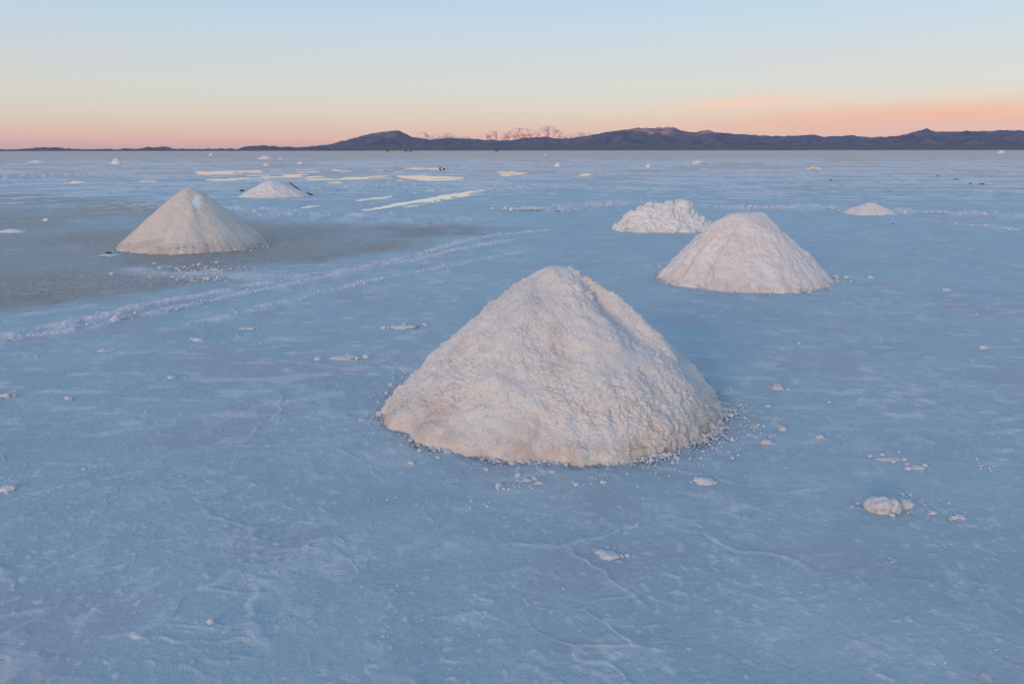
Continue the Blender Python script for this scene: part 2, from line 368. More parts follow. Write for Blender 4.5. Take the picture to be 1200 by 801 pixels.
# rubble banks across the middle distance
BK0 = [(path([(600, 247), (640, 246), (664, 248)]), 0.34, 0.15), (path([(664, 244), (705, 240), (745, 240)]), 0.5, 0.12), (path([(838, 243), (905, 245), (945, 243), (965, 245)]), 0.55, 0.10),
      (path([(990, 249), (1050, 250), (1100, 250), (1150, 253), (1210, 256), (1320, 262)]), 0.32, 0.12), (path([(1112, 264), (1150, 266), (1190, 270), (1300, 280)]), 0.22, 0.07),
      (path([(560, 224), (620, 217), (660, 216)]), 1.1, 0.09), (path([(700, 220), (760, 220)]), 1.0, 0.05), (path([(170, 240), (300, 247), (370, 252), (440, 256), (500, 258)]), 1.1, 0.05),
      (path([(395, 221), (440, 218), (470, 217)]), 1.4, 0.14), (path([(0, 208), (25, 207)]), 3.0, 0.25)]
BK = [(a_, b_ * 1.5, c_ * 1.3) for a_, b_, c_ in BK0]
for pl, wd, amp in BK:
    k = np.exp(-(dline(gx + 0.3 * fbm(gx, gy, 0.8, 2, 171, foot), gy + 0.3 * fbm(gx, gy, 0.8, 2, 172, foot), pl) / wd) ** 2) * np.clip(0.35 + 0.9 * fbm(gx, gy, 0.7, 2, 173, foot * 0.4) + 0.45 * pn(gx / 0.22, gy / 0.5, 174) + 0.25 * pn(gx / 0.07, gy / 0.4, 175), 0, 1.3)
    z += amp * k; white = np.maximum(white, np.clip(k * (0.95 if amp > 0.06 else 0.55), 0, 1))
# far brown streaks, and the distance warmed by painted-in low sun
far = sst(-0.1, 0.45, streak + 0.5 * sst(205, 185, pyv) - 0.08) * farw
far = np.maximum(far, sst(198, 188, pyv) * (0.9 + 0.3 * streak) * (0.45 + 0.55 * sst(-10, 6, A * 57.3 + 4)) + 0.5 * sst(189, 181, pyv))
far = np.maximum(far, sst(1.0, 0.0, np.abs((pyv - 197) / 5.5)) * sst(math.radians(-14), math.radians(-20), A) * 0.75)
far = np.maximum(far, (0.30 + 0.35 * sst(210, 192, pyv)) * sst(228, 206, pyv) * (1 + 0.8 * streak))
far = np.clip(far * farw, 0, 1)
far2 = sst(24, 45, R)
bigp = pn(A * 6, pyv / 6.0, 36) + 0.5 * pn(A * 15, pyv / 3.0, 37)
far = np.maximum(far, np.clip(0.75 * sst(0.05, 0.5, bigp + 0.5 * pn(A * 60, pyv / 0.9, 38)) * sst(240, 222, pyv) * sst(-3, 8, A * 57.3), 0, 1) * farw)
st2 = -0.25 * sst(0.0, 0.5, bigp) + 0.30 * sst(20, 40, R) + pn(A * 9, pyv / 1.7, 33) * 0.5 + pn(A * 30, pyv / 1.1, 34) * 0.4 + pn(A * 110, pyv / 0.9, 35) * 0.35 + 0.12 * sst(225, 205, pyv) - 0.06
white = np.maximum(white, np.clip(sst(0.05, 0.38, st2) * 0.85 * sst(14, 30, R) * sst(182, 190, pyv), 0, 1))
dk = sst(0.30, 0.6, pn(A * 70, pyv / 1.0, 181) * 0.7 + pn(A * 25, pyv / 2.0, 182) * 0.6) * sst(15, 20, A * 57.3) * sst(200, 205, pyv) * sst(232, 222, pyv)
dl = np.exp(-(dline(gx, gy, path([(940, 215), (1050, 217.5), (1120, 219.5), (1200, 221.5), (1350, 226)])) / 0.75) ** 2)
dark = np.maximum(dark, np.maximum(dk * 0.35, dl * 0.35))
# hollows that hold brine
z += farw * 0.012 * np.clip(streak, -1, 1)
POOLS = [[(404, 247.6), (420, 248.6), (470, 241.5), (515, 234.6), (560, 226), (592, 219.0), (588, 217.2), (545, 223), (500, 231), (450, 239.5)],
         [(425, 250.2), (480, 242.6), (540, 231.8), (575, 224.6), (540, 228.6), (480, 240.4)],
         [(413, 236), (462, 231.2), (460, 228.6), (420, 232.8)], [(476, 227.4), (530, 220.4), (532, 218.2), (478, 224.4)],
         [(351, 244.3), (382, 241), (381, 238.7), (352, 241.8)], [(350, 222.4), (400, 219.6), (398, 217.6), (350, 220.4)],
         [(575, 207.5), (600, 206.5), (628, 202.8), (612, 200.2), (577, 200.8)],
         [(455, 206.2), (500, 205), (548, 207.5), (552, 210), (515, 212.6), (470, 210.0)],
         [(366, 213.8), (408, 216.0), (414, 211.6), (440, 209), (405, 207), (400, 211.8)],
         [(250, 209), (290, 207.5), (365, 202.4), (368, 204.5), (330, 210), (280, 212)], [(218, 202.6), (260, 201), (300, 201.6), (250, 205), (225, 205.6)],
         [(222, 210), (262, 211.8), (300, 210.8), (262, 208)], [(115, 206.6), (150, 205.4), (153, 203.8), (118, 204.4)],
         [(62, 215), (100, 214.6), (114, 212.6), (80, 211.6)], [(22, 211.6), (66, 209.6), (62, 207.8), (24, 209)], [(148, 214), (188, 213), (192, 210.6), (152, 212)],
         [(838, 204.4), (862, 203.6), (860, 201.2), (838, 201.8)], [(662, 206.6), (700, 205.8), (700, 202.6), (668, 203.6)], [(735, 204.6), (772, 203.2), (770, 201.2), (738, 202)], [(440, 197), (500, 195.6), (540, 198), (500, 199.6)], [(640, 200), (656, 199.4), (652, 197.6), (640, 198)]]
pool = 0.0 * R
for pg in POOLS:
    pw = path(pg); ctr = pw.mean(0); rc = float(np.hypot(*ctr)); sc = rc * rc / 1.6 * 0.0011
    pool = np.maximum(pool, sst(0.5, -1.1, 0.25 * fbm(A * 45, pyv / 1.5, 1.0, 2, 195) + sdf(gx + 0.0012 * rc * 1.5 * fbm(gx, gy, rc * 0.05, 3, 191), gy + sc * 0.6 * fbm(gx, gy, rc * 0.06, 3, 192), pw) / sc))
PZ = path([(180, 199), (420, 198), (575, 199), (590, 208), (560, 212), (470, 216), (330, 213), (200, 208)])
sk = pyv + A * 14
pool = pool * np.where(pyv < 217.5, 1 - sst(0.2, 0.45, pn(A * 9, sk / 0.95, 203) * 0.8 + pn(A * 30, sk / 0.7, 204) * 0.35), 1.0)
pz = sst(3, -8, sdf(gx, gy, PZ)) * sst(0.20, 0.34, pn(A * 7, sk / 1.9, 201) * 0.65 + pn(A * 40, sk / 1.2, 202) * 0.5)
pool = np.maximum(pool, pz)
z = z * (1 - pool) - 0.03 * pool; white *= 1 - pool; dark *= 1 - pool; far *= 1 - 0.7 * pool
z = np.where(R > 14, np.maximum(z, -0.008) * (pool < 0.5) + np.minimum(z, 0.0) * (pool >= 0.5), z)
# moats of crumbly salt and dark grit round the heaps, contact shade painted in
MC = {'front': (0.225, 4.98), 'right': (0, 0), 'left': (0, 0)}
far3 = R > 400; z = np.where(far3, 0.0, z)
z = np.where(front, z, 0.0)
HEAPS = [(at(646, 468), 1.10), (at(868, 326), 1.10), (at(228, 287), 1.27)]
for k_ in range(3):
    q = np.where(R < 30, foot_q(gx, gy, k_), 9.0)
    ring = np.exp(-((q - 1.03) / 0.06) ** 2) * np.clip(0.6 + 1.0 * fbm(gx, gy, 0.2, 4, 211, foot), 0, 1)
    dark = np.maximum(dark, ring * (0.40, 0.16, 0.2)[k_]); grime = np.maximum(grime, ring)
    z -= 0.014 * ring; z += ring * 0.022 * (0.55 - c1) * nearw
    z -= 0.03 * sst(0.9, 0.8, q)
grime = np.maximum(grime, sst(0.15, 0.6, fbm(gx, gy, 1.1, 4, 221, foot)) * 0.8)
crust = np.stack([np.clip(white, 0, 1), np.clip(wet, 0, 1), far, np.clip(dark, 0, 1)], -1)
detail = np.stack([sst(26, 7, R), np.clip(grime, 0, 1), np.clip(thin, 0, 1), np.ones_like(R)], -1)
V = np.stack([gx, gy, z], -1)
F = grid_faces(nr, nc, wrap=True, flip=True)
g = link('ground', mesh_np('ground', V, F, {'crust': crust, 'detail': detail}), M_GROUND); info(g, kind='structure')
print('ground', nr, nc)

# brine standing in the hollows, just below the level of the crust
m, t, p = mat_new('still_brine'); p.inputs['Base Color'].default_value = (0.50, 0.52, 0.52, 1); p.inputs['Roughness'].default_value = 0.04
p.inputs['IOR'].default_value = 1.38; p.inputs['Specular IOR Level'].default_value = 0.7; p.inputs['Coat Weight'].default_value = 0.25; p.inputs['Coat Roughness'].default_value = 0.03
wr = np.geomspace(19, 190, 12); wa = np.radians(np.linspace(-40, 14, 28)); WR, WA = np.meshgrid(wr, wa, indexing='ij')
WV = np.stack([WR * np.sin(WA), WR * np.cos(WA), np.full(WR.shape, -0.011)], -1).reshape(-1, 3)
wo = link('water', mesh_np('water', WV, grid_faces(12, 28, flip=True)), m); info(wo, kind='structure')

# ------------------------------------------------------------------ far hills and the air in front of them
def hill_material(name, ca, cb, cap=None):
    m, t, p = mat_new(name)
    a = t.nodes.new('ShaderNodeAttribute'); a.attribute_name = 'cap'; s = t.nodes.new('ShaderNodeSeparateColor'); t.links.new(a.outputs['Color'], s.inputs[0])
    n = noise(t, 0.005, 8, 0.75, 0.8)
    c = mixc(t, mrange(t, n, 0.42, 0.60), ca, cb)
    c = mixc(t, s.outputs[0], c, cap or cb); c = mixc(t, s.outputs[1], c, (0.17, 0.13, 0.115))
    t.links.new(c, p.inputs['Base Color']); p.inputs['Roughness'].default_value = 0.95; p.inputs['Specular IOR Level'].default_value = 0.1
    return m
def hills(name, prof, D, depth, mat, seed, capfn=None, rough=1.5, apron=0.0):
    prof = np.array(prof, float); px = np.arange(prof[0, 0], prof[-1, 0] + 0.1, 1.0)
    py = np.interp(px, prof[:, 0], prof[:, 1])
    hz = np.interp(px, [0, 1200], [177.15, 175.85])
    dirs = [ray(a, b) for a, b in zip(px, py)]
    az_ = np.array([math.atan2(d.x, d.y) for d in dirs]); el_ = np.array([math.atan2(max(d.z, 0.0002), math.hypot(d.x, d.y)) for d in dirs])
    nrow = 70; tt = np.linspace(-1, 1, nrow)
    H = np.tan(el_)[None, :] * D
    dep = D + tt[:, None] * depth
    xx = dep * np.sin(az_)[None, :]; yy = dep * np.cos(az_)[None, :]
    s = 1 - np.abs(tt)[:, None]
    ridge = 1 - np.abs(pn(xx / 620, yy / 900, seed)) * 1.6
    n = (fbm(xx, yy, 900, 5, seed + 3, None, 0.55)) * 0.30 * rough + (ridge - 0.6) * 0.35 * rough
    shape = s ** 1.25 + n * s * (1 - s) * 2.2
    if apron: shape = np.maximum(shape, 0) * (1 - apron * (1 - s))
    zz = H * np.clip(shape, 0, None) - 3.0 * (np.abs(tt)[:, None] > 0.985)
    small = fbm(az_ * 933, az_ * 0, 9.0, 4, seed + 9, None, 0.7) * 9.0
    zz = zz + small[None, :] * s * (H > 20)
    cap = np.zeros((nrow * len(px), 4)); cap[:, 3] = 1
    if capfn is not None:
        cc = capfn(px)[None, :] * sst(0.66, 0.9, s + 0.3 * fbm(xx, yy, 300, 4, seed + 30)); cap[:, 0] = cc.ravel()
    cap[:, 1] = (sst(0.30, 0.12, s + 0.0 * xx + 0.1 * pn(xx / 700, yy / 700, seed + 40)) * 0.8).ravel()
    V = np.stack([xx, yy, zz], -1).reshape(-1, 3)
    o = link(name, mesh_np(name, V, grid_faces(nrow, len(px)), {'cap': cap}), mat); info(o, kind='structure'); return o
M_HILL = hill_material('blue_rock', (0.02, 0.035, 0.075), (0.13, 0.115, 0.15), (0.50, 0.27, 0.22))  # cap colour: paler rock tops with the pink low sun painted in
M_LOW = hill_material('low_hill', (0.065, 0.058, 0.065), (0.12, 0.10, 0.10))
MAIN = [(330, 174.5), (345, 173), (365, 171.2), (383, 169.5), (400, 165.2), (417, 160.8), (428, 157.5), (443, 155), (452, 153.6), (463, 152.4), (468, 152.6), (473, 155), (483, 160.2), (495, 162), (507, 163), (527, 161), (540, 161.8), (553, 162.3), (567, 163.2), (585, 164), (600, 164), (610, 162), (622, 160.6), (637, 160), (653, 162), (665, 161.5), (677, 160), (690, 158), (702, 156), (712, 154), (728, 152), (740, 150.2), (748, 149), (760, 149.6), (772, 148.8), (790, 148.4), (797, 152), (806, 154.2), (815, 154.8), (822, 153), (830, 152), (838, 155), (860, 156.5), (879, 157.5), (900, 158.6), (916, 159.4), (935, 158.6), (953, 157.3), (966, 159.8), (982, 159), (998, 158), (1010, 159.6), (1021, 160.7), (1036, 160), (1053, 158.8), (1066, 155.5), (1076, 152.8), (1086, 150.4), (1095, 153.6), (1110, 154), (1131, 153.2), (1150, 153.4), (1170, 152.5), (1187, 152), (1215, 152.6), (1260, 150), (1320, 158), (1400, 166), (1450, 176)]
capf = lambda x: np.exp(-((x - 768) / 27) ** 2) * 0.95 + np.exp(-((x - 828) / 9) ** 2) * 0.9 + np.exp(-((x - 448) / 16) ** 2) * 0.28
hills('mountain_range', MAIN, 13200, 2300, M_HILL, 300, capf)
hills('foothills', [(205, 176.3), (260, 175.4), (300, 175.0), (350, 174.2), (400, 173.4), (430, 172.0), (480, 171.5), (540, 170.5), (600, 171.3), (660, 169.5), (740, 168.0), (800, 169.6), (880, 170.4), (950, 169.2), (1020, 170.6), (1090, 167.8), (1150, 168.6), (1210, 167.5), (1300, 169), (1400, 173), (1450, 176)], 10300, 1100, M_LOW, 350, None, 0.5)
hills('headland_hill', [(270, 176.4), (277, 174.6), (286, 171.6), (296, 170.8), (309, 170.3), (324, 171.2), (336, 172.0), (352, 172.4), (372, 172.6), (400, 174.0), (430, 175.8)], 8600, 500, M_LOW, 360, None, 0.4)
hills('low_hills', [(-120, 176.6), (-60, 173), (-20, 173.6), (8, 175.0), (24, 174.6), (38, 173.4), (55, 172.2), (66, 172.8), (80, 173.7), (96, 174.8), (115, 174.6), (140, 174.2), (163, 173.8), (176, 172.2), (190, 171.9), (201, 172.8), (209, 174.4), (235, 174.3), (270, 174.0), (300, 174.4), (330, 175.0)], 9400, 600, M_LOW, 370, None, 0.15)

bm_v = np.array([(x, y, zz) for zz in (-1.5, 520) for y in (-17600, 17600) for x in (-17600, 17600)], float)
hf = np.array([(0, 2, 3, 1), (4, 5, 7, 6), (0, 1, 5, 4), (2, 6, 7, 3), (0, 4, 6, 2), (1, 3, 7, 5)])
hm = bpy.data.materials.new('thin_air'); hm.use_nodes = True; t = hm.node_tree; t.nodes.clear()
o_ = t.nodes.new('ShaderNodeOutputMaterial'); v_ = t.nodes.new('ShaderNodeVolumePrincipled'); t.links.new(v_.outputs[0], o_.inputs['Volume'])
v_.inputs['Color'].default_value = (0.62, 0.70, 0.98, 1); v_.inputs['Density'].default_value = 1.8e-5; v_.inputs['Anisotropy'].default_value = 0.0
hz_o = link('haze', mesh_np('haze', bm_v, hf, smooth=False), hm); info(hz_o, kind='stuff')

# ------------------------------------------------------------------ lumps
def ico(sub):
    import bmesh
    b = bmesh.new(); bmesh.ops.create_icosphere(b, subdivisions=sub, radius=1.0); b.verts.ensure_lookup_table()
    v = np.array([x.co[:] for x in b.verts]); f = np.array([[q.index for q in p.verts] for p in b.faces]); b.free(); return v, f
ICO = {k: ico(k) for k in (1, 2, 3, 4)}
rng = np.random.default_rng(7)
def lump_shape(sub, seed, rough=0.35, flat=1.0):
    v, f = ICO[sub]; v = v.copy()
    n = vn3(v * 1.3 + seed * 7.1, seed) * rough + vn3(v * 2.9 + seed * 3.3, seed + 1) * rough * 0.5 + (vn3(v * 6.5, seed + 2) * rough * 0.35 + vn3(v * 14, seed + 3) * rough * 0.16 if sub > 2 else 0)
    v = v * (1 + n)[:, None]; v[:, 2] *= flat; return v, f
VAR1 = [lump_shape(1, s, 0.5) for s in range(8)]; VAR2 = [lump_shape(2, s, 0.45) for s in range(8)]
def scatter_mesh(name, C, size, flat=(0.45, 0.8), big=0.02, tint=None):
    """many small lumps joined; C centres (n,3), size radii"""
    Vs, Fs, off = [], [], 0
    for i in range(len(C)):
        v, f = (VAR2 if size[i] > big else VAR1)[rng.integers(8)]
        a = rng.uniform(0, 6.283); ca, sa = math.cos(a), math.sin(a); s = size[i]
        sx, sy, sz = rng.uniform(0.7, 1.3) * s, rng.uniform(0.6, 1.0) * s, rng.uniform(*flat) * s
        q = v * (sx, sy, sz); tl = rng.normal(0, 0.35); ct, st = math.cos(tl), math.sin(tl)
        q = np.stack([q[:, 0] * ct - q[:, 2] * st, q[:, 1], q[:, 0] * st + q[:, 2] * ct], -1)
        q = np.stack([q[:, 0] * ca - q[:, 1] * sa, q[:, 0] * sa + q[:, 1] * ca, q[:, 2]], -1) + C[i]
        Vs.append(q); Fs.append(f + off); off += len(v)
    V = np.vstack(Vs); T = np.zeros((len(V), 4)); T[:, 3] = 1
    if tint is not None: T[:, :3] = tint
    return mesh_np(name, V, np.vstack(Fs), {'tint': T}, smooth=False)

# ------------------------------------------------------------------ salt heaps
def heap(name, px, py, Rx, Ry, Hh, mat, seed, tip=0.16, lip=0.035, lump=0.010, grain=0.007, radial=0.02, ridges=(), na=620, nrd=230,
         apex=(0.0, 0.0), stainw=0.5, stainlo=0.80, fresh=None, bulge=(), flat_top=None, convex=0.0, greyfn=None, basenoise=0.03, loc=None):
    cx, cy = at(px, py) if loc is None else loc
    phi = np.linspace(0, 2 * math.pi, na, endpoint=False); tt = np.concatenate([np.linspace(0, 1.0, nrd) ** 0.9, np.linspace(1.003, 1.045, 22)])
    T, P = np.meshgrid(tt, phi, indexing='ij'); cp, sp_ = np.cos(P), np.sin(P)
    Rb = outline(P, T, seed, basenoise, bulge)
    sh = np.clip(1 - T, 0, 1) ** 1.3
    x = Rx * Rb * T * cp + apex[0] * sh; y = Ry * Rb * T * sp_ + apex[1] * sh
    a = tip; f = 1 - (np.sqrt(T * T + a * a) - a) / (math.sqrt(1 + a * a) - a)
    f = f + convex * T * (1 - T) * 4 * 0.25
    zt = f * (Hh - lip) + lip
    zt = np.where(T > 1.0, lip - (T - 1.0) / 0.045 * (lip + 0.06), zt)
    if flat_top: zt = np.where(zt > flat_top, flat_top + (zt - flat_top) * 0.35, zt)
    body = sst(1.03, 0.97, T)
    for ph, wd, am, t0, t1 in ridges:
        dd = (P - ph - 0.12 * pn(T * 3, T * 0 + seed, seed + 5) + math.pi) % (2 * math.pi) - math.pi
        k = np.exp(-(dd / wd) ** 2) * sst(t0, t0 + 0.2, T) * sst(t1 + 0.02, t1 - 0.25, T); zt = zt + am * k * body
    pos = np.stack([x, y, zt], -1)
    # outward normal by differences
    du = np.gradient(pos, axis=0); dv = np.roll(pos, -1, 1) - np.roll(pos, 1, 1); nm = np.cross(du, dv); nm[0] = (0, 0, 1)
    nm /= np.linalg.norm(nm, axis=-1, keepdims=True) + 1e-9; nm[nm[..., 2] < 0] *= -1
    nm[0] = (0, 0, 1)
    Pf = pos.reshape(-1, 3); big = vn3(Pf * 4.2, seed + 10) * 0.6 + vn3(Pf * 9, seed + 11) * 0.3 + vn3(Pf * 20, seed + 12) * 0.26
    med = vn3(Pf * 38, seed + 13) * 0.55 + vn3(Pf * 75, seed + 14) * 0.45 + vn3(Pf * 130, seed + 15) * 0.4
    patch = np.clip(0.65 + 1.2 * vn3(Pf * 3.4, seed + 16) + 0.5 * vn3(Pf * 9, seed + 26), 0.15, 1.6)
    tf0 = T.ravel(); pw_ = P.ravel() + 0.10 * vn3(Pf * 3.0, seed + 30); rd = (pn(pw_ * 9, tf0 * 2.5, seed + 17) * 0.6 + pn(pw_ * 22, tf0 * 4.5, seed + 18) * 0.6 * np.clip(vn3(Pf * 2.5, seed + 31) + 0.3, 0, 1))
    tf = T.ravel(); disp = lump * big * 3 + grain * med * patch + radial * rd * sst(0.08, 0.5, tf)
    disp = disp * sst(1.06, 1.03, tf) * np.clip(tf * 14, 0.0, 1)
    pos = Pf + nm.reshape(-1, 3) * disp[:, None]
    # weld the tip row to one height
    pos[:na] = pos[:na].mean(0)
    st = np.clip(sst(stainlo, 1.0, tf + 0.10 * vn3(Pf * 6, seed + 20)) * stainw * np.clip(0.5 + 1.4 * vn3(Pf * 5, seed + 21), 0, 1.2), 0, 1)
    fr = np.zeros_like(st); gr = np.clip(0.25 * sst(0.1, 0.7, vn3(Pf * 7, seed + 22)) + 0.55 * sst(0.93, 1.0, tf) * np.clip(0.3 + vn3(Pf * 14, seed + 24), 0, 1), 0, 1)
    if fresh: fr = fresh(Pf, tf, P.ravel())
    if greyfn: gr = np.clip(gr + greyfn(Pf, tf, P.ravel()), 0, 1)
    tint = np.stack([st, fr, gr, np.ones_like(st)], -1)
    root = empty(name, (cx, cy, 0))
    b = link('heaped_salt', mesh_np('heaped_salt', pos, grid_faces(len(tt), na, wrap=True), {'tint': tint}), mat, root)
    def surf(n, tlo=0.1, thi=1.0, philim=None):
        ii = rng.integers(0, len(pos), n * 3); ok = (tf[ii] > tlo) & (tf[ii] < thi) & (rng.random(len(ii)) < tf[ii])
        return pos[ii[ok]][:n]
    return root, surf

d2 = math.pi / 180
# nearest heap
h1, s1 = heap('salt_mound', 646, 470, 1.045, 1.04, 0.87, M_SALT1, 3, tip=0.17, lip=0.055, lump=0.016, grain=0.0125, radial=0.007, na=1000, nrd=380,
              apex=(0.05, 0.0), stainw=0.6, stainlo=0.82, convex=0.20, bulge=FOOT[0][5],
              ridges=((-22 * d2, 0.10, 0.045, 0.12, 0.85), (-38 * d2, 0.12, -0.05, 0.1, 0.7), (-60 * d2, 0.10, 0.02, 0.3, 0.9), (-85 * d2, 0.14, -0.02, 0.25, 0.9), (-120 * d2, 0.2, 0.03, 0.2, 0.9), (-150 * d2, 0.12, -0.025, 0.3, 0.95)))
info(h1, 'large pinkish white salt mound in the foreground with an orange stained foot', 'salt mound', 'conical salt mounds raked up on the flat')
C = s1(7000, 0.12, 1.0); link('loose_grains', scatter_mesh('loose_grains', C, 0.0045 * np.exp(rng.normal(0.1, 0.4, len(C))), big=0.010), M_SALT1, h1)['kind'] = 'stuff'
# right heap
h2, s2 = heap('salt_mound', 868, 326, 1.04, 1.08, 0.88, M_SALT3, 17, tip=0.16, lip=0.04, lump=0.013, grain=0.006, radial=0.014, na=760, nrd=260,
              apex=(0.0, 0.0), stainw=0.35, stainlo=0.84, flat_top=0.82, convex=0.18, bulge=FOOT[1][5],
              ridges=((-132 * d2, 0.05, -0.10, 0.45, 1.1), (-123 * d2, 0.08, 0.04, 0.35, 1.1), (-146 * d2, 0.06, 0.05, 0.3, 1.1), (-156 * d2, 0.05, -0.08, 0.3, 1.1), (-172 * d2, 0.05, 0.03, 0.2, 1.0), (-70 * d2, 0.12, 0.02, 0.3, 0.9), (-30 * d2, 0.1, -0.02, 0.3, 0.9)))
info(h2, 'blunt topped clean salt mound with grooves down its left side, right of centre', 'salt mound', 'conical salt mounds raked up on the flat')
C = s2(1000, 0.3, 1.0); link('loose_grains', scatter_mesh('loose_grains', C, rng.uniform(0.006, 0.014, len(C)), big=0.013), M_SALT3, h2)['kind'] = 'stuff'
# left heap, old and crusted, brown foot
def fresh2(Pf, tf, ph):
    c = np.array([0.10, -0.18, 0.78]); q = np.hypot((Pf[:, 0] - 0.15 - (0.95 - Pf[:, 2]) * 0.42) / 0.06, (Pf[:, 2] - 0.76) / 0.13)
    return sst(1.2, 0.6, q + 0.5 * vn3(Pf * 12, 99)) * (Pf[:, 1] < 0.05)
h3, s3 = heap('salt_mound', 228, 287, 1.20, 1.2, 0.99, M_SALT2, 29, tip=0.12, lip=0.055, lump=0.006, grain=0.0028, radial=0.0012, na=620, nrd=230,
              apex=(0.0, 0.0), stainw=0.8, stainlo=0.86, fresh=fresh2, bulge=FOOT[2][5], convex=0.02,
              ridges=((-70 * d2, 0.12, 0.03, 0.3, 0.95), (-95 * d2, 0.1, -0.02, 0.4, 0.95)), greyfn=lambda P_, t_, f_: 0.45 * sst(0.90, 0.93, t_ + 0.03 * vn3(P_ * 7, 98)))
info(h3, 'smooth grey salt mound with a brown eroded foot, standing on the grey patch at left', 'salt mound', 'conical salt mounds raked up on the flat')
C = s3(260, 0.93, 1.0); link('foot_crust', scatter_mesh('foot_crust', C, rng.uniform(0.01, 0.028, len(C)), tint=(0.45, 0, 0.35)), M_SALT2, h3)['kind'] = 'stuff'
# lower heaps farther out
h5, s5 = heap('salt_mound', 321, 230.0, 1.18, 1.0, 0.55, M_SALT3, 41, tip=0.22, lip=0.02, lump=0.012, grain=0.010, radial=0.012, na=260, nrd=90, stainw=0.2, bulge=((0, 0.6, 0.12),), apex=(-0.05, 0))
info(h5, 'low white salt mound with a shovel lying against its right side', 'salt mound', 'conical salt mounds raked up on the flat')
h6, s6 = heap('salt_mound', 1018, 250.5, 0.66, 0.6, 0.27, M_SALT3, 47, tip=0.35, lip=0.02, lump=0.01, grain=0.008, radial=0.015, na=220, nrd=70, stainw=0.2, bulge=((5 * d2, 0.4, 0.12),))
info(h6, 'small low salt mound at right joining the line of rubble behind the blunt mound', 'salt mound', 'conical salt mounds raked up on the flat')

# broken heap of clods behind the right mound
def clod_mesh(name, r, seed, flat=0.7, sub=3, rough=0.42, sx=1.0, sy=1.0, tint=(0, 0, 0)):
    v, f = lump_shape(sub, seed, rough, flat); v = v * (r * sx, r * sy, r)
    T = np.zeros((len(v), 4)); T[:, 3] = 1; T[:, :3] = tint
    T[:, 2] = np.clip(T[:, 2] + 0.15 * sst(0.1, 0.6, vn3(v / r * 3, seed + 5)), 0, 1)
    return mesh_np(name, v, f, {'tint': T}, smooth=True)
h4, s4 = heap('broken_salt_heap', 778, 269, 0.98, 0.72, 0.60, M_SALT4, 53, tip=0.45, lip=0.03, lump=0.045, grain=0.009, radial=0.02, na=420, nrd=150, stainw=0.1, flat_top=0.48, convex=0.35, basenoise=0.10,
              bulge=((0.0, 0.4, 0.10), (-75 * d2, 0.3, 0.10)))
h4.name = 'salt_heap'
info(h4, 'irregular heap of broken white salt blocks just behind the blunt topped mound', 'salt heap')
for i, (dx, dy, dz, r, sx, fl) in enumerate([(0.38, -0.12, 0.50, 0.19, 1.0, 0.95), (0.30, -0.25, 0.40, 0.17, 1.0, 0.8), (0.50, -0.1, 0.36, 0.17, 1.0, 0.8), (0.0, -0.1, 0.52, 0.12, 1.6, 0.6), (-0.15, -0.05, 0.50, 0.12, 1.7, 0.6), (-0.38, -0.12, 0.44, 0.13, 1.6, 0.6),
                                  (-0.55, -0.2, 0.26, 0.17, 1.4, 0.6), (0.15, -0.52, 0.13, 0.17, 1.2, 0.7), (0.36, -0.6, 0.08, 0.15, 1.3, 0.6), (-0.2, -0.58, 0.08, 0.13, 1.4, 0.6), (0.62, -0.30, 0.16, 0.17, 1.2, 0.7), (0.85, -0.05, 0.12, 0.16, 1.2, 0.8), (0.98, 0.1, 0.08, 0.12, 1.3, 0.7),
                                  (-0.05, -0.45, 0.26, 0.13, 1.3, 0.6), (-0.42, -0.45, 0.14, 0.14, 1.4, 0.6), (0.08, 0.0, 0.58, 0.09, 1.2, 0.7), (0.72, 0.0, 0.26, 0.15, 1.2, 0.7), (-0.70, -0.30, 0.10, 0.12, 1.3, 0.7)]):
    c = link('salt_block', clod_mesh('salt_block', r * 1.05, 60 + i, fl * 0.9, 4, 0.19, sx * 1.1, 1.1), M_SALT4, h4); c.location = (dx * 0.96, dy + 0.06, dz - 0.045); c.rotation_euler = (0.2 * math.sin(i * 3), 0.25 * math.cos(i * 5), i * 1.1)
C = s4(70, 0.3, 1.0); link('loose_rubble', scatter_mesh('loose_rubble', C, rng.uniform(0.012, 0.035, len(C))), M_SALT4, h4)['kind'] = 'stuff'

# ------------------------------------------------------------------ single clods lying on the crust (pixel place, width px, flatness, label)
def clod(px, py, wpx, flat, label, seed, name='salt_clod', cat='salt clod', mat=None, tint=(0, 0, 0), sub=3, bits=0, sy=0.75, rot=0.0, group=None):
    x, y = at(px, py); dist = math.sqrt(x * x + y * y + H_CAM ** 2); r = wpx / F_PX * dist / 2 / 1.05
    root = empty(name, (x, y, 0), rot) if bits else None
    me = clod_mesh('lump', r, seed, flat, sub, 0.45, 1.0, sy, tint)
    o = link('lump' if bits else name, me, mat or M_CLOD, root)
    if bits:
        k = rng.uniform(0, 6.28, bits); q = rng.uniform(0.9, 1.9, bits) * r
        C = np.stack([np.cos(k) * q, np.sin(k) * q * 0.7, np.full(bits, r * 0.05)], -1)
        
        for kk in range(bits):
            bb = link('broken_bit', clod_mesh('broken_bit', float(rng.uniform(0.12, 0.34)) * r, seed * 9 + kk, 0.7, 2, 0.4, 1.0, 0.8, tint), mat or M_CLOD, root); bb.location = C[kk]
        o.location = (0, 0, r * flat * 0.15); top = root
    else:
        o.location = (x, y, r * flat * 0.12); o.rotation_euler = (0, 0, rot); top = o
    info(top, label, cat, group); return top
G = 'clods of salt crust lying on the flat'
o = clod(1034, 597, 26, 0.85, 'largest loose salt chunk, cracked, lying alone in the right foreground', 201, bits=7, group=G, sub=4)
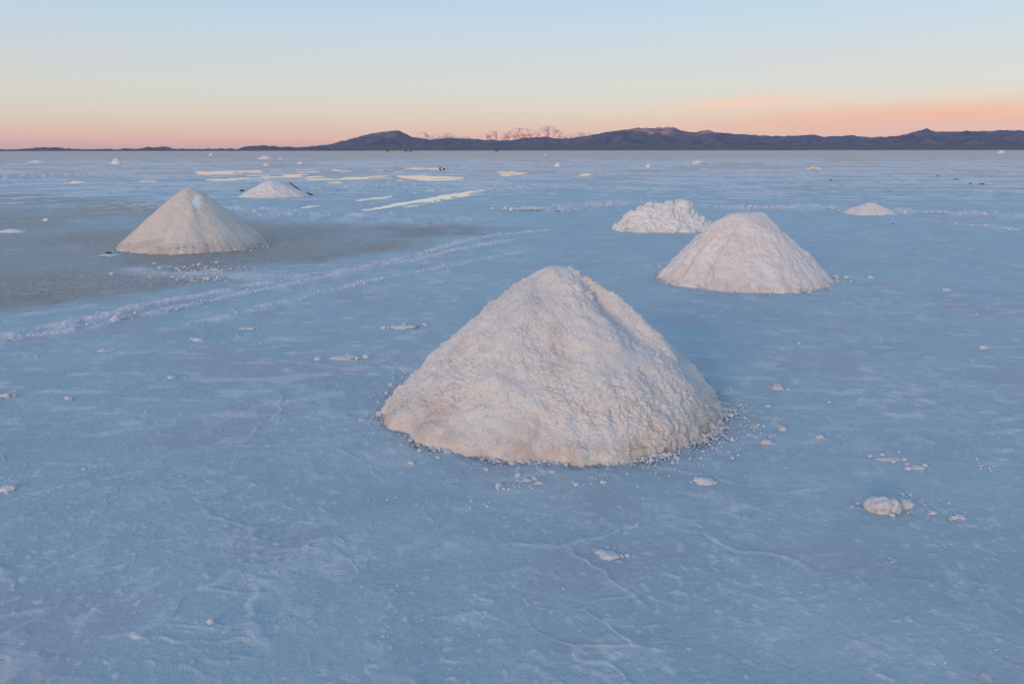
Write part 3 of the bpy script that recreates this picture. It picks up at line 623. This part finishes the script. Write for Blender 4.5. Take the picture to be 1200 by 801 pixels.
for i, (dx, dy, s, f) in enumerate([(-0.035, 0.012, 0.038, 1.0), (0.045, 0.0, 0.04, 0.8)]):
    c = link('split_piece', clod_mesh('split_piece', s, 205 + i, f, 3, 0.45), M_CLOD, o); c.location = (dx, dy, 0.014)
CL = [(1062, 592, 18, 0.6, 'crumbling salt clod just right of the largest loose chunk', 0.8), (1122, 606, 15, 0.3, 'flat salt clod farthest right in the row beside the largest chunk', 0.7),
      (710, 650, 30, 0.25, 'thin flat patch of lifted crust alone below the foreground mound', 0.6), (247, 730, 11, 0.9, 'small upright salt knob near the bottom left edge', 0.8),
      (483, 544, 9, 0.9, 'pinkish pointed salt stone left below the foreground mound', 0.8), (823, 564, 22, 0.4, 'flat branching salt clod off the lower right foot of the foreground mound', 0.7),
      (912, 455, 15, 0.6, 'brown tinged salt clod to the right of the foreground mound', 0.8), (917, 503, 9, 0.7, 'round pink tinged salt clod right of the foreground mound foot', 0.9),
      (898, 519, 14, 0.5, 'double salt clod beside the right foot of the foreground mound', 0.7), (960, 513, 9, 0.6, 'small white clod at the tip of a thin crust flake right of the foreground mound', 0.8),
      (11, 573, 16, 0.6, 'pale salt clod at the left edge of the picture', 0.8), (474, 384, 34, 0.14, 'long thin flake of salt left above the foreground mound', 0.5), (404, 420, 34, 0.14, 'longest thin flake of salt lying left of the foreground mound', 0.5),
      (136, 376, 12, 0.8, 'biggest salt clod on the wheel track at left', 0.8), (122, 411, 14, 0.2, 'thin salt flake just below the wheel track at left', 0.5), (81, 467, 8, 0.8, 'lone small salt clod below the wheel track at left', 0.9),
      (8, 464, 14, 0.5, 'flat salt clod touching the left edge below the wheel track', 0.7), (202, 442, 11, 0.4, 'pair like white salt flake in the left middle of the flat', 0.7), (233, 399, 14, 0.3, 'white salt flake below the fork of the wheel tracks', 0.6),
      (294, 385, 14, 0.2, 'short bright salt flake below the second wheel track', 0.5), (617, 563, 14, 0.3, 'flat salt piece directly in front of the foreground mound', 0.6), (633, 566, 13, 0.35, 'second flat salt piece in front of the foreground mound, to the right', 0.6),
      (1042, 538, 26, 0.15, 'long smooth crust flake above the largest loose chunk', 0.5), (1075, 548, 24, 0.15, 'long crust flake ending nearest the right edge above the largest chunk', 0.5), (1108, 340, 9, 0.4, 'small white clod on bare blue crust right of the blunt mound', 0.8),
      (1152, 408, 12, 0.4, 'split white clod near the right edge of the picture, halfway down', 0.7), (993, 326, 7, 0.7, 'white clod just off the right foot of the blunt topped mound', 0.9), (1021, 326, 6, 0.7, 'white clod farther off the right foot of the blunt topped mound', 0.9),
      (55, 259, 6, 0.9, 'tiny white lump alone on the grey patch left of the smooth mound', 0.9), (188, 315, 6, 0.8, 'small white lump in front of the smooth grey mound', 0.9)]
for i, (px, py, wd, fl, lb, sy) in enumerate(CL):
    ti = (0.30, 0, 0.1) if 'pink' in lb else ((0.25, 0, 0.35) if 'brown' in lb else (0, 0, 0))
    clod(px, py, wd, fl, lb, 220 + i * 3, tint=ti, sy=sy, bits=(5 if wd > 13 else 0), rot=math.sin(i * 2.3) * 0.25, group=G)
# block split from the broken heap, with a dark gap behind it
clod(725.5, 269, 14, 1.05, 'rounded salt boulder split off the left end of the broken heap', 330, name='salt_boulder', cat='salt boulder', mat=M_SALT4, sy=1.0)
# white crust ring round a dark stone by the left heap
clod(128, 297.2, 6, 0.6, 'dark flat stone beside the left foot of the smooth grey mound', 340, name='dark_stone', cat='stone', mat=M_DARK)
clod(127, 299.5, 22, 0.16, 'pale crust rim in front of the dark stone by the smooth grey mound', 342, name='crust_rim', cat='salt crust', tint=(0, 0, 0.2), sy=0.7)
# dark lumps farther out
DK = [(283.5, 224.3, 7, 0.55, 'dark lump on the flat left of the mound with the shovel', M_DARK), (973.5, 211, 3.6, 0.9, 'small black block standing alone on the flat at right', M_DARK), (1085.5, 246.6, 3.2, 0.7, 'tiny black stone on the line of rubble right of the low mound', M_DARK),
      (1046.5, 262.5, 2.4, 1.1, 'tiny dark upright stone in front of the low right mound', M_DARK), (1137, 215.7, 4, 0.5, 'small dark mud lump left of a longer one at far right', M_DARK), (1150, 216.2, 9, 0.25, 'long dark mud lump at far right near the dark line', M_DARK), (1120, 210.2, 8, 0.25, 'dark mud streak lump behind the long one at far right', M_DARK), (1100, 206.2, 6, 0.22, 'farthest dark mud lump at far right', M_DARK),
      (946.5, 197.6, 5, 0.5, 'small dark lump touching the left end of the grey rubble heap', M_BROWN)]
for i, (px, py, wd, fl, lb, mt) in enumerate(DK):
    clod(px, py, wd * 0.75, fl, lb, 350 + i * 3, name='dark_lump', cat='lump', mat=mt, sub=2, group='dark lumps scattered over the flat')
# two dark uprights far out, behind the brine
x, y = at(516, 200.5)
rt = empty('debris_pile', (x, y, 0)); rt.scale = (0.55, 0.55, 0.55); info(rt, 'dark broken debris sticking up from the flat behind the pale pools', 'debris')
for i, (dx, dz, sx, sz, ry) in enumerate([(-0.05, 0.42, 0.10, 0.22, 0.25), (0.03, 0.18, 0.10, 0.2, -0.5), (0.55, 0.32, 0.18, 0.11, 0.1)]):
    c = link('fragment', clod_mesh('fragment', 1.0, 390 + i, 1.0, 2, 0.4), M_DARK, rt); c.scale = (sx, 0.12, sz); c.location = (dx, 0, dz); c.rotation_euler = (0, ry, 0)
c = link('post', clod_mesh('post', 1.0, 396, 1.0, 2, 0.15), M_BROWN, rt); c.scale = (0.03, 0.03, 0.3); c.location = (0.5, 0, 0.12)
c = link('post', clod_mesh('post', 1.0, 397, 1.0, 2, 0.15), M_BROWN, rt); c.scale = (0.03, 0.03, 0.3); c.location = (0.0, 0, 0.12)

# small heaps out towards the horizon
FH = [(136.5, 192.2, 10, 6.0, 'small white salt mound far out behind the smooth grey mound at left'), (311, 186.6, 15, 4.2, 'wide white salt mound near the horizon above the mound with the shovel'), (312, 194.4, 8, 3.0, 'low white salt mound just in front of the wide far one, above the shovel'),
      (329, 186.8, 6, 2.2, 'faint low salt mound immediately right of the wide far one'), (352, 192.4, 7, 3.4, 'pale low salt mound right of the wide far one'), (247.5, 182.4, 5.5, 2.8, 'tiny salt mound near the horizon left of the wide far one'), (653.5, 195.3, 9, 5.4, 'white salt mound far out at the centre, left of a smaller one'),
      (759.5, 196.2, 6, 4.6, 'small pointed white salt mound far out right of centre'), (639, 182.6, 5, 1.8, 'tiny salt mound near the horizon at the centre'), (1173, 179.6, 8, 3.0, 'bright salt mound nearest the horizon at far right'), (43, 190.6, 20, 2.6, 'long low pale salt mound far out at the left edge'),
      (14, 271.6, 30, 3.0, 'low bank of white crust on the grey patch at the left edge')]
for i, (px, py, wd, hp, lb) in enumerate(FH):
    x, y = at(px, py); ds = math.hypot(x, y); r = wd / F_PX * ds / 2 * 1.03; hh = hp / F_PX * ds * 0.98
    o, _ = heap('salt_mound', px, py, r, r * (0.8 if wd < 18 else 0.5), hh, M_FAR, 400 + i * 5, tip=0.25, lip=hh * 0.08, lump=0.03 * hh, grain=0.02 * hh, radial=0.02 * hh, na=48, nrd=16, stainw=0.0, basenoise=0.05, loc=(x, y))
    info(o, lb, 'salt mound', 'small salt mounds out on the far flat')
def rubble(px, py, wd, hp, lb, mat, n, seed, tint=(0, 0, 0)):
    x, y = at(px, py); ds = math.hypot(x, y); w_ = wd / F_PX * ds / 2; hh = hp / F_PX * ds
    rt = empty('rubble_heap', (x, y, 0)); info(rt, lb, 'salt heap')
    r_ = random.Random(seed)
    for i in range(n):
        u = r_.uniform(-1, 1); c = link('salt_block', clod_mesh('salt_block', hh * r_.uniform(0.32, 0.55), seed + i, 0.9, 2, 0.5, 1.2, 1.0, tint), mat, rt)
        c.location = (u * w_ * 0.85, r_.uniform(-0.3, 0.3) * w_, hh * 0.55 * (1 - u * u) * r_.uniform(0.3, 1.1))
rubble(816, 192.3, 15, 5.2, 'jagged heap of salt blocks far out above the blunt topped mound', M_CLOD, 14, 500, (0.25, 0, 0.1))
rubble(953, 198.6, 15, 3.8, 'greyish rubble heap far out right of centre', M_SALT2, 14, 530)

# ------------------------------------------------------------------ crumbs: beyond counting
Cs, Sz = [], []
def add(x, y, s, zz=0.0): Cs.append((x, y, zz + s * 0.25)); Sz.append(s)
for k_, n in ((0, 4200), (1, 900), (2, 500)):
    (px_, py_), rx, ry, sd0, bn, bg_ = FOOT[k_]; cx_, cy_ = at(px_, py_)
    aa = rng.uniform(-math.pi, math.pi, n * 3); keep = rng.random(n * 3) < 0.30 + 0.8 * pn(np.cos(aa) * 4, np.sin(aa) * 4, 77) + 0.4 * ((aa > -1.1) & (aa < 0.5)) + 0.25 * (aa < -2.4)
    aa = aa[keep][:n]; ol = outline(aa, np.ones_like(aa), sd0, bn, bg_)
    qq = 1.005 + np.abs(rng.normal(0, 1, len(aa))) * np.where(rng.random(len(aa)) < 0.6, 0.032, 0.13)
    ss = np.minimum(0.020, 0.0027 * np.exp(np.abs(rng.normal(0, 0.7, len(aa))))) * (1.0, 1.3, 1.6)[k_]
    for a_, o_2, q_, s_2 in zip(aa, ol, qq, ss): add(cx_ + rx * o_2 * q_ * math.cos(a_), cy_ + ry * o_2 * q_ * math.sin(a_), s_2)
for pl, n, sd_, sc in ((T1, 2600, 0.06, 0.6), (T1b, 2600, 0.06, 0.6), (T2, 1100, 0.08, 0.55)):
    seg = np.hypot(*(pl[1:] - pl[:-1]).T); cum = np.concatenate([[0], np.cumsum(seg)])
    cl = rng.uniform(0, cum[-1], 90)
    for _ in range(n):
        u = rng.choice(cl) + rng.normal(0, 0.18) if rng.random() < 0.6 else rng.uniform(0, cum[-1]); u = min(max(u, 0), cum[-1]); px_ = np.interp(u, cum, pl[:, 0]); py_ = np.interp(u, cum, pl[:, 1])
        add(px_ + rng.normal(0, sd_), py_ + rng.normal(0, sd_ * 1.2), min(0.020, 0.0075 * sc * math.exp(rng.normal(0, 0.6))), 0.006)
for _ in range(900):                                                                    # spill below the left heap and clumps on the bare crust
    x, y = at(rng.normal(235, 38), rng.normal(321, 5)); add(x, y, min(0.03, 0.007 * math.exp(rng.normal(0, 0.6))), 0.008)
for _ in range(60):
    px_ = rng.uniform(-40, 1240); py_ = 300 + 520 * rng.random() ** 1.3; x0, y0 = at(px_, py_)
    for _ in range(rng.integers(1, 14)):
        s = 0.0028 * math.exp(rng.normal(0.0, 0.5)) * (1 + 0.04 * y0); add(x0 + rng.normal(0, 0.05 * (1 + y0 * 0.1)), y0 + rng.normal(0, 0.03 * (1 + y0 * 0.1)), min(s, 0.02))
for pl, wd, amp in BK[:8]:
    seg = np.hypot(*(pl[1:] - pl[:-1]).T); cum = np.concatenate([[0], np.cumsum(seg)])
    for _ in range(int(900 if amp > 0.1 else 160)):
        u = rng.uniform(0, cum[-1]); add(np.interp(u, cum, pl[:, 0]) + rng.normal(0, wd * 0.5), np.interp(u, cum, pl[:, 1]) + rng.normal(0, wd * 0.5), 0.011 * math.exp(rng.normal(0, 0.5)), amp * 0.3)
for bx_, by_, n_ in ((1064, 588, 45), (1072, 600, 18), (1150, 545, 22), (975, 470, 12), (600, 572, 60), (700, 566, 40), (880, 500, 45), (930, 400, 10), (560, 590, 14)):
    x0, y0 = at(bx_, by_)
    for _ in range(n_): add(x0 + rng.normal(0, 0.06), y0 + rng.normal(0, 0.05), min(0.016, 0.0035 * math.exp(rng.normal(0.1, 0.6))))
Cs = np.array(Cs); Sz = np.array(Sz)
o = link('salt_crumbs', scatter_mesh('salt_crumbs', Cs, Sz, big=0.012), M_CLOD); info(o, kind='stuff')
print('crumbs', len(Cs))

# ------------------------------------------------------------------ shovel
def tube(name, p0, p1, r, mat, parent, n=10):
    p0, p1 = np.array(p0, float), np.array(p1, float); ax = (p1 - p0) / np.linalg.norm(p1 - p0); s_ = np.cross(ax, (0, 1, 0.1)); s_ /= np.linalg.norm(s_); q = np.cross(ax, s_)
    V = []
    for c, rad in ((p0, 0.0), (p0, r), (p0 * 0.5 + p1 * 0.5, r * 1.08), (p1, r), (p1, 0.0)):
        for k in range(n):
            a = 2 * math.pi * k / n; V.append(c + (s_ * math.cos(a) + q * math.sin(a)) * max(rad, 1e-4))
    return link(name, mesh_np(name, np.array(V), grid_faces(5, n, wrap=True)), mat, parent)
bx, by = at(362, 229.5)
sh = empty('shovel', (bx, by, 0)); info(sh, 'dark long handled shovel leaning on the right side of a low white salt mound', 'shovel')
tube('handle', (-0.12, 0, 0.06), (-0.66, -0.02, 0.47), 0.021, M_WOOD, sh)
ii = np.linspace(-1, 1, 9); jj = np.linspace(0, 1, 9); Vv = []
for off in (0.0, -0.008):
    for j in jj:
        wdt = 0.105 * (1 if j < 0.6 else math.sqrt(max(0.0, 1 - ((j - 0.6) / 0.42) ** 2)))
        for i in ii: Vv.append((-0.15 + j * 0.29, i * wdt * 1.1, 0.10 - 0.07 * j + 0.03 * i * i + off))
Vv = np.array(Vv); Fq = np.vstack([grid_faces(9, 9), grid_faces(9, 9, flip=True) + 81])
rim = [k for k in range(9)] + [9 * r_ + 8 for r_ in range(1, 9)] + [72 + k for k in range(7, -1, -1)] + [9 * r_ for r_ in range(7, 0, -1)]
Fr = np.array([(rim[k], rim[(k + 1) % len(rim)], rim[(k + 1) % len(rim)] + 81, rim[k] + 81) for k in range(len(rim))])
link('blade', mesh_np('blade', Vv, np.vstack([Fq, Fr])), M_STEEL, sh)
tube('socket', (-0.04, 0, 0.075), (-0.20, 0, 0.12), 0.027, M_STEEL, sh)

# ------------------------------------------------------------------ cars far out by the horizon
def poly_extrude(name, pts, y0, y1, mat, parent):
    n = len(pts); V = [(x, y0, z_) for x, z_ in pts] + [(x, y1, z_) for x, z_ in pts]
    me = bpy.data.meshes.new(name); me.from_pydata(V, [], [tuple(range(n))[::-1], tuple(range(n, 2 * n))] + [(i, (i + 1) % n, n + (i + 1) % n, n + i) for i in range(n)][:]); me.update()
    return link(name, me, mat, parent)
M_GLASS = plain('car_glass', (0.02, 0.025, 0.03), 0.1); M_TYRE = plain('tyre_rubber', (0.02, 0.02, 0.02), 0.9)
def car(px, d, label, colr, seed, flip=1):
    dr = ray(px, 178); k = d / math.hypot(dr.x, dr.y)
    rt = empty('parked_car', (dr.x * k, dr.y * k, 0), 0.1 * seed); info(rt, label, 'car', 'cars parked out by the horizon')
    pm = plain('car_paint', colr, 0.4, 0.1)
    s_ = flip
    poly_extrude('body', [(-2.3 * s_, 0.4), (2.3 * s_, 0.4), (2.35 * s_, 0.95), (1.2 * s_, 1.12), (-2.2 * s_, 1.15), (-2.35 * s_, 0.8)], -0.9, 0.9, pm, rt)
    poly_extrude('cabin', [(-2.15 * s_, 1.152), (1.1 * s_, 1.13), (0.55 * s_, 1.8), (-1.9 * s_, 1.82)], -0.82, 0.82, pm, rt)
    for yy in (-0.835, 0.825): poly_extrude('window', [(-1.9 * s_, 1.22), (0.8 * s_, 1.22), (0.45 * s_, 1.7), (-1.75 * s_, 1.72)], yy, yy + 0.01, M_GLASS, rt)
    for wx_ in (-1.4, 1.4):
        for wy_ in (-0.88, 0.66):
            pts = [(wx_ + 0.4 * math.cos(a * math.pi / 8), 0.4 + 0.4 * math.sin(a * math.pi / 8)) for a in range(16)]; poly_extrude('wheel', pts, wy_, wy_ + 0.24, M_TYRE, rt)
car(454.5, 1250, 'dark car at the horizon, leftmost, below the peaked mountain', (0.02, 0.02, 0.03), 1)
car(476, 1200, 'dark car at the horizon parked against a red one', (0.02, 0.02, 0.028), 0)
car(481, 1215, 'red car at the horizon beside a dark one', (0.22, 0.02, 0.025), 0, -1)
car(582.3, 1250, 'small dark car at the horizon, rightmost, near the centre', (0.025, 0.025, 0.03), 4)

# ------------------------------------------------------------------ cumulus far behind the range
m, t, p = mat_new('cloud_vapour'); M_CLOUD = m
tl_ = t.nodes.new('ShaderNodeBsdfTranslucent'); tl_.inputs[0].default_value = (1.0, 0.76, 0.68, 1); mx_ = t.nodes.new('ShaderNodeMixShader'); mx_.inputs[0].default_value = 0.2
t.links.new(p.outputs[0], mx_.inputs[1]); t.links.new(tl_.outputs[0], mx_.inputs[2]); t.links.new(mx_.outputs[0], [n_ for n_ in t.nodes if n_.type == 'OUTPUT_MATERIAL'][0].inputs[0])
n = noise(t, 0.0035, 5)
t.links.new(mixc(t, n, (1.0, 0.70, 0.58), (1.0, 0.80, 0.66)), p.inputs['Base Color']); p.inputs['Roughness'].default_value = 1.0; p.inputs['Specular IOR Level'].default_value = 0.0  # sunset pink is put into the cloud's own colour
p.inputs['Subsurface Weight'].default_value = 1.0; p.inputs['Subsurface Radius'].default_value = (1, 1, 1); p.inputs['Subsurface Scale'].default_value = 40.0
DC = 26000.0
def cloud(x0, x1, prof, base, label, seed):
    """prof: list of (px, top py) along the cloud"""
    r_ = random.Random(seed); prof = np.array(prof, float); Vs, Fs, off = [], [], 0
    d0 = ray((x0 + x1) / 2, base); k0 = DC / math.hypot(d0.x, d0.y); cx, cy, cz = d0.x * k0, d0.y * k0, H_CAM + d0.z * k0
    n = int((x1 - x0) * 3)
    for i in range(n):
        px = r_.uniform(x0, x1); top = float(np.interp(px, prof[:, 0], prof[:, 1])); hgt = base - top
        rp = min(max(1.0, hgt * r_.uniform(0.12, 0.30)), 3.0); py = top + rp * 0.9 + (hgt - rp) * r_.random() ** 1.5
        dr = ray(px, py); k = (DC + r_.uniform(-500, 500)) / math.hypot(dr.x, dr.y); R_ = rp / F_PX * DC
        v, f = lump_shape(3, seed * 50 + i, 0.12, 0.85)
        v = v * (R_ * 1.15, R_, R_) + (dr.x * k - cx, dr.y * k - cy, H_CAM + dr.z * k - cz); Vs.append(v); Fs.append(f + off); off += len(v)
    o = link('cloud', mesh_np('cloud', np.vstack(Vs), np.vstack(Fs)), M_CLOUD); o.location = (cx, cy, cz)
    rm = o.modifiers.new('merge', 'REMESH'); rm.mode = 'VOXEL'; rm.voxel_size = 12.0; rm.use_smooth_shade = True
    sm = o.modifiers.new('soften', 'SMOOTH'); sm.factor = 0.6; sm.iterations = 24
    info(o, label, 'cloud', 'pink cumulus clouds behind the mountains')
cloud(487, 530, [(487, 157), (494, 154.5), (498, 155), (504, 159), (512, 158), (520, 156), (526, 154.5), (530, 158)], 166, 'pink cloud farthest left, beside the peaked mountain', 1)
cloud(533, 553, [(533, 159.5), (542, 158.2), (553, 161)], 166, 'small faint pink cloud left of the compact puff', 2)
cloud(563, 581, [(563, 155.5), (570, 154.6), (574, 154), (580, 153), (581, 157)], 167, 'compact pink cloud puff left of the tallest cloud', 3)
cloud(588, 664, [(588, 157), (596, 153), (604, 149.5), (612, 149.5), (620, 151), (628, 153), (636, 148.5), (640, 147.2), (648, 148), (654, 152), (664, 158)], 167, 'tallest and widest bank of pink cumulus above the hills at centre', 4)
cloud(667, 697, [(667, 157.5), (678, 154.2), (684, 155), (690, 156), (697, 157)], 163, 'low pink cloud farthest right, behind the rising ridge', 5)
